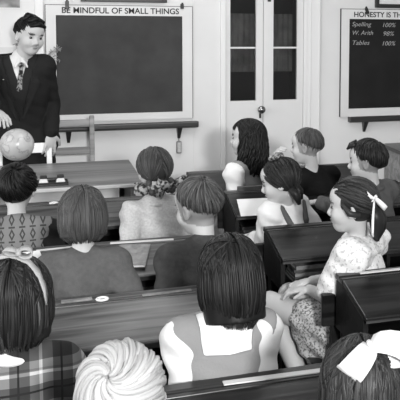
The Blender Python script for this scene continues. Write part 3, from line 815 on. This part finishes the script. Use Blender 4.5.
# chairs behind the teacher's desk
def chair(x,y,m,label,hb,rails,w_=.20,rot=0):
    r=thing('wooden_chair',label,'chair',(x,y,0),R_(rot))
    obj('seat',MB().box(-w_,w_,-.40,.0,.43,.455),m,r,bevel=.008)
    for g in (-1,1):
        obj('leg',MB().hexa([(g*(w_-.02)-.016,-.02,0),(g*(w_-.02)+.016,-.02,0),(g*(w_-.02)+.016,.015,0),(g*(w_-.02)-.016,.015,0),(g*(w_-.02)-.016,.0,hb),(g*(w_-.02)+.016,.0,hb),(g*(w_-.02)+.016,.028,hb),(g*(w_-.02)-.016,.028,hb)]),m,r,bevel=.005)
        obj('leg',MB().box(g*(w_-.03)-.016,g*(w_-.03)+.016,-.39,-.355,0,.43),m,r,bevel=.004)
        obj('stretcher',MB().box(g*(w_-.02)-.009,g*(w_-.02)+.009,-.36,0,.20,.225),m,r)
    for a,b in rails:
        obj('back_rail',MB().box(-w_+.03,w_-.03,.004,.022,a,b),m,r,bevel=.004)
    return r
chair(.262,6.34,M['chairwood'],'brown wooden ladder-back chair between the teacher and blackboard',1.06,((.985,1.035),(.80,.85)),w_=.168)
chair(-.01,6.10,M['chairwhite'],'pale painted chair whose back the teacher holds',.925,((.862,.925),),w_=.165)

# ------------------------------------------------------------------ small things on and in the desks
def slope(yf,y,zf=.815,zn=.755,dep=.34):   # height of a lid's surface
    return zn+(zf-zn)*(y-(yf-dep))/(dep-.085) if y<yf-.085 else zf
def book(x,y,z,w_,l,t,label,rz=0,cov='bookcover',tilt=0,group=None):
    r=thing('book',label,'book',(x,y,z),R_(rz),group); r.rotation_euler=(tilt,0,R_(rz))
    obj('pages',MB().box(-w_/2+.002,w_/2-.003,-l/2+.003,l/2-.003,.0015,t-.0015),M['paper'],r)
    obj('cover',MB().box(-w_/2,w_/2,-l/2,l/2,0,.0015).box(-w_/2,w_/2,-l/2,l/2,t-.0015,t).box(-w_/2-.001,-w_/2+.001,-l/2,l/2,0,t),M[cov],r)
    return r
def flat(name,x,y,z,w_,l,t,m,label,cat,rz=0,tilt=0):
    o=obj(name,MB().box(-w_/2,w_/2,-l/2,l/2,0,t),M[m],None,loc=(x,y,z),bevel=min(.001,t*.3)); o.rotation_euler=(tilt,0,R_(rz)); return tag(o,label,cat)
TL=math.atan2(.06,.255)
book(.395,3.765,slope(3.955,3.765,dep=.33)+.001,.125,.175,.012,'picture book lying on the desk behind the grey sweater girl',rz=-14,tilt=TL)
flat('exercise_book',-.02,3.79,slope(3.955,3.79,dep=.33)+.002,.15,.17,.004,'paper','pale exercise book on the desk left of the grey sweater girl','exercise book',rz=8,tilt=TL)
flat('ruler',.45,3.90,.8155,.26,.022,.004,'ruler','pale ruler along the desk ledge behind the bow-haired girl','ruler',rz=-5)
flat('ruler',.10,3.895,.8155,.14,.016,.004,'ruler','short pale ruler on the ledge left of the grey sweater girl','ruler',rz=4)
flat('ruler',.63,2.345,.8155,.30,.026,.004,'ruler','pale ruler on the ledge nearest the camera','ruler',rz=-2)
flat('ruler',1.37,3.165,.8155,.40,.022,.004,'ruler','long pale ruler on the dark desk behind flowered blouse','ruler',rz=0)
flat('ruler',.45,3.175,.8155,.17,.020,.004,'bookcover','dull wooden ruler on the ledge beside the white-sleeved girl','ruler',rz=2)
flat('pencil_box',.15,3.19,.8155,.10,.022,.006,'bookcover','narrow pencil box beside the inkwell on the worn desk','pencil box',rz=2)
flat('paper_sheet',1.165,4.56,slope(4.83,4.56)+.002,.30,.20,.002,'paper','open white sheet on the desk before the girl in braces','paper',rz=-6,tilt=TL)
flat('blackboard_slate',1.16,4.80,.8155,.20,.03,.022,'greymid','grey pencil case on the ledge beyond the white sheet','pencil case').name='pencil_case'
flat('pencil',.487,2.96,.772,.05,.006,.006,'ruler','short pale pencil by the shoulder of the white-sleeved girl','pencil',rz=125)
q=random.Random(11)
def pile(x,yf,zn,n,where,dep=.34,group=None):
    z=zn-.135
    for k in range(n):
        t=q.uniform(.010,.018); book(x+q.uniform(-.01,.01),yf-dep/2-.03+q.uniform(-.01,.01),z+.0005,.15,.20,t,'%s book of the pile %s'%(('lowest','second','third','fourth','fifth','topmost')[k if k<n-1 else 5],where),rz=q.uniform(-4,4)+90,cov=('bookcover','bookdark')[k%2],group=group); z+=t+.001
pile(1.17,3.995,.755,5,'inside the desk before the flowered blouse girl',group='books under the lid of the glossy desk')
pile(1.13,4.83,.755,4,'inside the desk under the white sheet',group='books under the lid by the white sheet')
pile(.43,3.955,.755,4,'inside the desk beside the boy in the jacket',dep=.33,group='books under the lid by the jacket boy')
pile(.05,3.235,.755,3,'inside the worn desk of the plaid girl',group='books under the lid of the worn desk')

# ------------------------------------------------------------------ people
def wrd(p): return np.array(p,float)
def child(label,head,pelY,tw=0,**k):
    hx,hy,hz=head
    pel=k.pop('pel',(hx+k.pop('dx',0),pelY,.515)); sh=k.pop('sh',(hx*.85+pel[0]*.15,hy-.035,hz-.205))
    return person(label,pel,sh,head,yawT=tw,**k)
def wr_desk(head,ys,z=.80,xs=(-.13,.13)):
    return {'L':(head[0]+xs[0],ys,z),'R':(head[0]+xs[1],ys,z)}

PEOPLE=[]
def go(): 
    # fair-haired child nearest the camera
    h=(.170,1.87,1.022)
    child('fair-haired child nearest the camera, tousled pale hair seen from above',h,1.76,top=shirt(M['greycloth']),bottom=trousers(M['greymid']),yawH=10,pitchH=-8,hs=.95,
      hair=dict(style='whorl',v=.34,crown=(-.50,-.66,.52),n=420,rad=.0056,cv=.12,vol=1.04,swirl=1.5,seed=4))
    # girl with big white bow, bottom right
    h=(.648,1.74,1.022)
    def ex(c):
        bow(c,c['hp'](.012,-.062,.112),c['hr']+np.array((0,0,.12)),c['hu']*.7-c['hf'],M['ribbon'],loop=.074,width=.058,tails=0,tilt=(-.75,-.3),lab='large white bow')
    child('dark-haired girl with a large white bow at the bottom right corner',h,1.70,top=shirt(M['greymid']),bottom=skirt(M['greymid']),yawH=-12,pitchH=-6,extra=ex,
      hair=dict(style='long',v=.022,zend=-.17,n=620,rad=.0036,cv=.45,seed=5,partx=.02,curl=.2,slant=0))
    # girl in plaid dress
    h=(-.035,2.53,1.045)
    def ex(c):
        b=c['base']; mb=MB()
        p=[c['hp'](*q)-b for q in ((-.045,-.03,.125),(-.005,-.035,.135),(.04,-.05,.118),(.068,-.062,.085),(.082,-.07,.05),(.088,-.075,.02))]
        ribbon_mesh(mb,p,[c['hf']*.7+c['hu']*.5]*6,[.014,.022,.020,.026,.030,.034],.002)
        obj('hair_ribbon',mb,M['ribbongrey'],c['root'],smooth=True)
        bow(c,c['hp'](.015,-.045,.137),c['hr']*.9+c['hf']*.3,c['hu']-.3*c['hf'],M['ribbongrey'],loop=.035,width=.028,tails=0,tilt=(.6,-.2))
        mb=MB()
        for i,z in enumerate((-.065,-.13)):
            o=obj('button',MB().lathe([(.0001,-.004),(.008,-.004),(.010,0),(.008,.003),(.0001,.002)],seg=14),M['button'],c['root'],loc=tuple(c['sh']+c['up']*z-c['fw']*(.099)-b+c['rt']*.0),smooth=True); o.rotation_euler=(R_(90),0,0)
    child('long-haired girl in a plaid dress with white collar, at left edge',h,2.50,top=shirt(M['plaid'],infl=.014,collar=M['whitecloth'],name='dress'),bottom=skirt(M['plaid']),extra=ex,yawH=-8,pitchH=-3,sh=(-.045,2.50,.872),shw=.125,
      hair=dict(style='long',v=.014,zend=-.098,n=620,rad=.0036,cv=.6,seed=6,partx=-.01,curl=.25,wide=.092,vol=1.08,tall=1.0))
    # girl with white sleeves and grey pinafore, centre
    h=(.535,2.52,1.055)
    def pinafore(c):
        def b(F):
            c['torso'](F,.019)
            s0=c['sh']
            for g in (-1,1):   # cut at the arm holes
                F.ell(s0+c['rt']*g*.188+np.array((0,0,-.045)),(.060,.17,.105),c['T'],k=.006,op='s')
            F.put(lambda P: np.maximum(np.abs((P-s0)@c['rt'])-.070-.10*((P-s0)@c['up']),np.maximum((P-s0)@c['fw']-.0,-((P-s0)@c['up'])-.030)),s0-.25,s0+.25,.004,0,'s')
        c['cloth']('pinafore',b,M['greycloth'],.0015)
    child('girl in white puffed sleeves and grey pinafore, seen from behind at centre',h,2.51,sh=(.509,2.50,.90),shw=.113,elh={'L':(.05,-.7,-1),'R':(-.2,-.7,-1)},
      top=multi(shirt(M['whitecloth'],sleeve=.72,puff=.008,infl=.013,name='blouse',collar=M['whitecloth']),pinafore),bottom=skirt(M['greycloth']),pitchH=-12,yawH=6,
      hair=dict(style='long',v=.009,zend=-.13,n=640,rad=.0035,cv=.5,seed=7,partx=.0,curl=.45,wide=.088,vol=1.05,slant=-.1,azmax=2.3))
    # girl with bobbed hair, grey sweater
    h=(.190,3.53,1.025)
    child('girl with smooth bobbed hair and grey sweater, seen from behind',h,3.37,sh=(.186,3.48,.852),shw=.115,
      top=shirt(M['greymid'],infl=.014,name='sweater'),bottom=skirt(M['greymid']),pitchH=-10,yawH=4,
      hair=dict(style='long',v=.05,zend=-.08,n=600,rad=.003,cv=.22,seed=8,partx=.0,curl=.35,wide=.084,slant=0,fr=.1,azmax=2.2))
    # boy in grey jacket
    h=(.612,3.47,1.045)
    def lap(c):
        def b(F):
            nb=c['sh']*.84+c['head']*.16
            F.rc(nb-c['fw']*.01,nb+c['up']*.012-c['fw']*.006,.074,.058,k=0,fl=c['fw'],flat=.85)
        c['cloth']('jacket_collar',b,M['jacket'],.001)
    child('boy in a grey jacket with close-cropped nape, head turned left',h,3.36,sh=(.625,3.43,.862),shw=.125,tw=4,
      top=multi(shirt(M['jacket'],infl=.017,name='jacket'),lap),bottom=trousers(M['jacket']),yawH=34,pitchH=-10,rollH=-4,stub=(-.055,.35),
      hair=dict(style='boy',v=.05,line=(.018,.62),crown=(-.05,-.55,.83),n=560,rad=.0028,cv=.4,swirl=.4,vol=1.03,seed=9))
    # boy in patterned pullover, front left
    h=(-.045,4.42,.965)
    def pull(c):
        def b(F):
            c['torso'](F,.019)
            for g in (-1,1): F.ell(c['sh']+c['rt']*g*.175+np.array((0,0,-.02)),(.045,.15,.09),c['T'],k=.006,op='s')
        c['cloth']('pullover',b,M['knit'],.0012)
    child('dark-haired boy in a patterned sleeveless pullover and white collar, front left',h,4.28,sh=(-.045,4.35,.785),
      top=multi(shirt(M['suit'],infl=.012,collar=M['whitecloth']),pull),bottom=trousers(M['suit']),yawH=-5,
      hair=dict(style='boy',v=.006,line=(-.02,.55),crown=(0,-.5,.85),n=220,rad=.0045,cv=.3,vol=1.08,seed=10))
    # girl with tied bunches and bows
    h=(.556,4.33,1.043)
    def ex(c):
        b=c['base']
        for g in (-1,1):
            bow(c,c['hp'](g*.058,-.085,-.075),c['hr']*.95*g+np.array((0,0,.15)),-c['hf']+c['hr']*g*.3,M['ribbonplaid'],loop=.075,width=.05,tails=0,tilt=(.35,.15),name='hair_bow')
    bun=[]
    for g in (-1,1):
        pts,rs=braid([(g*.05,-.07,-.04),(g*.072,-.088,-.075),(g*.05,-.10,-.10),(g*.02,-.10,-.09)],.017,4); bun.append((pts,rs))
    child('girl in pale sweater with plaited hair and two checked bows',h,4.22,sh=(.575,4.29,.853),shw=.118,hs=.94,
      top=shirt(M['cardigan'],infl=.013,name='sweater',collar=M['cardigan'],wr=.0045),bottom=skirt(M['greymid']),yawH=14,pitchH=-4,extra=ex,
      hair=dict(style='tied',v=.04,n=520,rad=.0032,cv=.3,seed=11,targets=[(-.055,-.075,-.055),(.055,-.075,-.055)],extra=bun,vol=1.0))
    # girl in flowered blouse, sitting sideways
    h=(1.186,3.30,1.045)
    def ex(c):
        bow(c,c['hp'](-.052,-.100,.045),-c['hf']*.8-c['hr']*.35+np.array((0,0,-.25)),-c['hf']*.45-c['hr']*.9,M['ribbon'],loop=.062,width=.020,tails=.12,tilt=(.35,-.3),droop=1)
        def b(F):
            for k in 'LR':
                a=c['J']['sh'+k]; F.ell(a+np.array((0,0,-.035)),(.068,.068,.058),None,k=.01)
            F.rc(c['J']['shL']-c['fw']*.03,c['J']['shR']-c['fw']*.03,.058,k=.02)
        c['cloth']('shoulder_frill',b,M['floral'],.006)
    ears=[[( .03,-.075,.0),(.05,-.09,-.06),(.06,-.09,-.12),(.055,-.085,-.165)],[.032,.040,.034,.012]]
    child('girl in white flowered blouse and flecked skirt, sitting sideways in the aisle',h,3.27,tw=52,yawP=40,pel=(1.27,3.37,.515),sh=(1.235,3.345,.868),shw=.125,
      kn={'L':(.93,3.60,.585),'R':(1.03,3.64,.60)},ft={'L':(1.11,3.42,.09),'R':(1.20,3.48,.09)},
      wr={'L':(1.07,3.49,.665),'R':(1.10,3.55,.68)},elh={'L':(-.2,-.2,-1),'R':(.3,.3,-.6)},hand={'L':dict(dir=(-1,.35,-.05),curl=.7,palm=(0,0,-1)),'R':dict(dir=(-1,.0,-.1),curl=.8)},
      top=shirt(M['floral'],sleeve=.75,puff=.028,infl=.014,name='blouse',collar=M['whitecloth']),bottom=skirt(M['skirt'],drop=.22,ext=.56),yawH=62,pitchH=-2,extra=ex,hs=.98,
      hair=dict(style='tied',v=.022,n=560,rad=.0034,cv=.4,seed=12,targets=[(.01,-.10,-.02),(.03,-.10,-.02)],fringe=.062,
        extra=[([(.01,-.085,.0),(.03,-.10,-.05),(.04,-.10,-.10),(.04,-.09,-.15)],[.03,.036,.030,.010],.7),([(-.02,-.08,.0),(-.01,-.10,-.05),(.01,-.10,-.10),(.02,-.09,-.14)],[.03,.034,.028,.010],.8),([(-.076,.03,.03),(-.08,.0,-.01),(-.07,-.04,-.02)],[.008,.014,.012],1.1)],vol=1.02))
    # girl in braces
    h=(1.10,4.06,1.005)
    def ex(c):
        def b(F):
            J=c['J']; s0=c['sh']
            rt,fw,up=c['rt'],c['fw'],c['up']
            for g in (-1,1):
                pp=[s0-up*.17-fw*.088+rt*g*.03,s0-up*.05-fw*.086+rt*g*.06,s0+up*.025-fw*.050+rt*g*.085,s0+up*.048+rt*g*.092,s0+up*.02+fw*.052+rt*g*.088,s0-up*.06+fw*.086+rt*g*.07,s0-up*.17+fw*.088+rt*g*.06]
                for x,y in zip(pp,pp[1:]): F.rc(x,y,.015,k=.004)
        c['cloth']('braces',b,M['greymid'],.0008)
        bow(c,c['hp'](.02,-.01,.118),c['hr'],c['hu']-.2*c['hf'],M['ribbonplaid'],loop=.05,width=.03,tails=0,tilt=(.5,-.2))
    child('girl in white blouse with grey braces in profile, checked bow on top',h,3.98,tw=38,yawP=12,pel=(1.17,4.19,.515),sh=(1.135,4.13,.855),shw=.105,
      kn={'L':(1.045,4.42,.515),'R':(1.20,4.45,.515)},ft={'L':(1.05,4.40,.085),'R':(1.2,4.43,.085)},
      wr={'L':(1.03,4.36,.675),'R':(1.20,4.27,.65)},elh={'L':(0,-.4,-1),'R':(.6,-.3,-.6)},hand={'L':dict(dir=(0,1,-.15),curl=.5)},
      top=shirt(M['whitecloth'],sleeve=1.7,puff=.0,infl=.014,name='blouse'),bottom=skirt(M['greycloth'],drop=.14),yawH=68,pitchH=-14,extra=ex,hs=.95,
      hair=dict(style='tied',v=.014,n=500,rad=.0034,cv=.4,seed=13,targets=[(-.055,-.05,-.05),(.055,-.05,-.05)],fringe=.062,extra=[([(-.06,-.05,-.03),(-.06,-.07,-.08),(-.05,-.07,-.12)],[.02,.022,.010],.8),([(.06,-.05,-.03),(.06,-.07,-.08),(.05,-.07,-.12)],[.02,.022,.010],.8)]))
    # long-haired girl by the door
    h=(1.155,4.98,1.07)
    def pina(c):
        def b(F):
            c['torso'](F,.017); s0=c['sh']
            for g in (-1,1): F.ell(s0+c['rt']*g*.175+np.array((0,0,-.03)),(.068,.17,.12),c['T'],k=.006,op='s')
            F.ell(s0+c['up']*.05,(.07,.14,.10),c['T'],k=.004,op='s')
        c['cloth']('pinafore',b,M['greycloth'],.0015)
    child('girl with long dark wavy hair before the glazed door, face in profile',h,4.98,tw=45,yawP=5,pel=(1.19,5.0,.53),sh=(1.150,4.98,.895),
      top=multi(shirt(M['whitecloth'],sleeve=1.9,infl=.012,name='blouse',puff=.0,collar=M['whitecloth']),pina),bottom=skirt(M['greycloth']),yawH=62,pitchH=2,hs=.95,
      hair=dict(style='long',v=.007,zend=-.20,n=420,rad=.005,cv=.4,seed=14,wave=.013,wide=.072,curl=-.05,fr=.06,azmax=1.9,fringe=.06,vol=1.02))
    # boy in dark sweater
    h=(1.425,4.72,1.055)
    child('cropped fair boy in a dark sweater leaning chin on hand',h,4.72,tw=30,yawP=3,pel=(1.50,4.80,.52),sh=(1.475,4.76,.865),
      wr={'L':(1.27,4.90,.955),'R':(1.42,5.02,.80)},elh={'L':(-.2,.1,-1),'R':(.5,-.5,-.6)},hand={'L':dict(dir=(.35,-.45,.8),palm=(.8,-.3,-.4),curl=.9)},
      top=shirt(M['black_knit'],infl=.016,name='sweater'),bottom=trousers(M['black_knit']),yawH=58,pitchH=-4,hs=.89,stub=(-.045,.35),
      hair=dict(style='boy',v=.05,line=(-.012,.50),n=420,rad=.0026,cv=.3,vol=.97,seed=15,crown=(0,-.4,.9)))
    # boy in grey shirt at right
    h=(1.545,4.10,1.07)
    child('boy in dark grey shirt with swept dark fringe, in profile at right',h,4.10,tw=35,yawP=3,pel=(1.62,4.16,.52),sh=(1.59,4.13,.895),wr={'L':(1.42,4.45,.80),'R':(1.62,4.48,.80)},
      top=shirt(M['boyR'],infl=.014,collar=M['boyR']),bottom=trousers(M['boyR']),yawH=62,pitchH=-3,hs=.92,stub=(-.045,.35),
      hair=dict(style='boy',v=.014,line=(-.004,.62),n=460,rad=.0030,cv=.4,vol=1.04,seed=16,crown=(0,-.5,.85),extra=[([(-.04,.05,.10),(-.03,.08,.092),(-.02,.100,.074)],[.014,.014,.006]),([(.02,.05,.105),(.01,.085,.092),(.0,.103,.070)],[.016,.014,.005])]))
    # the teacher
    hd=(.032,6.14,1.600)
    def suit(c):
        s0=c['sh']; fw,rt,up=c['fw'],c['rt'],c['up']
        def vee(P,w0,dz):   # wedge opening at the front
            q=P-s0; x=np.abs(q@rt); z=q@up; y=q@fw
            return np.maximum(x-w0*(z+dz)/dz,-(y-.0))
        c['cloth']('shirt',lambda F:c['torso'](F,.004),M['whitecloth'],0); 
        def bv(F):
            c['torso'](F,.012); F.put(lambda P:vee(P,.036,.115),s0-.3,s0+.3,.003,0,'s')
        c['cloth']('waistcoat',bv,M['vest'],.001)
        def bj(F):
            c['torso'](F,.024)
            for k in 'LR': c['arm'](F,k,.018,t1=1.93)
            F.rc(c['pel'],c['pel']-up*.13,.15,.16,k=.03,fl=fw,flat=.75)
            F.put(lambda P:vee(P,.085,.34),s0-.4,s0+.4,.003,0,'s')
        c['cloth']('jacket',bj,M['suit'],.002)
        def bl(F):
            for g in (-1,1):
                F.rc(s0+rt*g*.075+up*.045+fw*.02,s0+rt*g*.095+fw*.10-up*.10,.020,.030,k=.01,fl=fw,flat=.5); F.rc(s0+rt*g*.095+fw*.10-up*.10,s0+rt*g*.02+fw*.128-up*.32,.030,.008,k=.01,fl=fw,flat=.5)
        c['cloth']('lapels',bl,M['suit'],.0005)
        def bc(F):
            nb=s0*.80+c['head']*.20
            F.rc(nb-up*.015,nb+up*.022,.066,.060,k=0)
            for g in (-1,1): F.rc(nb+fw*.055+rt*g*.010+up*.01,nb+fw*.075+rt*g*.035-up*.035,.013,.006,k=.006)
        c['cloth']('collar',bc,M['whitecloth'],0)
        def bt(F):
            nb=s0*.80+c['head']*.20
            F.ell(nb+fw*.078-up*.022,(.017,.014,.018),c['T'],k=0); F.rc(nb+fw*.082-up*.04,s0+fw*.112-up*.13,.011,.022,k=.004,fl=fw,flat=.45)
        c['cloth']('tie',bt,M['tie'],0,hh=.004)
        o=obj('lapel_pin',MB().lathe([(.0001,-.003),(.006,0),(.0001,.003)],seg=10),M['button'],c['root'],loc=tuple(s0-rt*-.09+fw*.132-up*.07-c['base']))
    person('teacher in dark suit and patterned tie standing with a hand on the globe',(.0,6.26,.93),(-.03,6.21,1.405),hd,yawT=178,yawH=205,pitchH=-8,rollH=-6,adult=True,hs=1.06,shw=.14,
      kn={'L':(.10,6.25,.50),'R':(-.10,6.25,.50)},ft={'L':(.10,6.28,.085),'R':(-.10,6.28,.085)},
      wr={'L':(.150,6.105,.985),'R':(-.165,5.76,1.185)},elh={'L':(.15,1,0),'R':(-.9,.3,-.5)},hand={'L':dict(dir=(-.12,.0,-1),palm=(-.3,1,0),curl=.55),'R':dict(dir=(.42,-.75,-.35),palm=(0,-.2,-1),curl=.55)},
      top=suit,bottom=trousers(M['suit']),skin=.42,h=.005,
      hair=dict(style='boy',v=.006,line=(-.002,.45),n=420,rad=.0034,cv=.4,vol=1.0,tall=1.04,seed=17,crown=(.02,-.45,.88),
        extra=[([(-.05,.03,.09),(.0,.04,.112),(.05,.05,.095)],[.02,.022,.012]),([(-.02,-.02,.115),(.03,.0,.122),(.06,.01,.095)],[.018,.022,.012]),([(-.055,.055,.07),(-.01,.078,.085),(.045,.075,.072)],[.012,.016,.010])]))
go()

# ------------------------------------------------------------------ light
wld=bpy.data.worlds.new('world'); sc.world=wld; wld.use_nodes=True
wld.node_tree.nodes['Background'].inputs[0].default_value=g3(1); wld.node_tree.nodes['Background'].inputs[1].default_value=.2
def area(name,loc,target,size,power,sy=None):
    l=bpy.data.lights.new(name,'AREA'); l.energy=power; l.size=size
    if sy: l.shape='RECTANGLE'; l.size_y=sy
    o=bpy.data.objects.new(name,l); COL.objects.link(o); o.location=loc
    d=Vector(target)-Vector(loc); o.rotation_euler=d.to_track_quat('-Z','Y').to_euler(); return o
area('flash',(.45,-2.2,2.45),(.9,4.6,1.0),.35,330)
for i,y in enumerate((.85,2.85,4.85)): area('window_daylight',(-2.55,y,1.8),(1.5,y+.3,.9),1.4,38,1.7)
area('ceiling_fill',(1.0,4.9,2.85),(1.0,5.0,0),1.2,28)  # added overhead fill to lift the far end; no lamp hangs here
area('ceiling_fill',(1.0,2.3,2.85),(1.0,2.3,0),1.2,8)  # second added fill, weaker, over the near rows
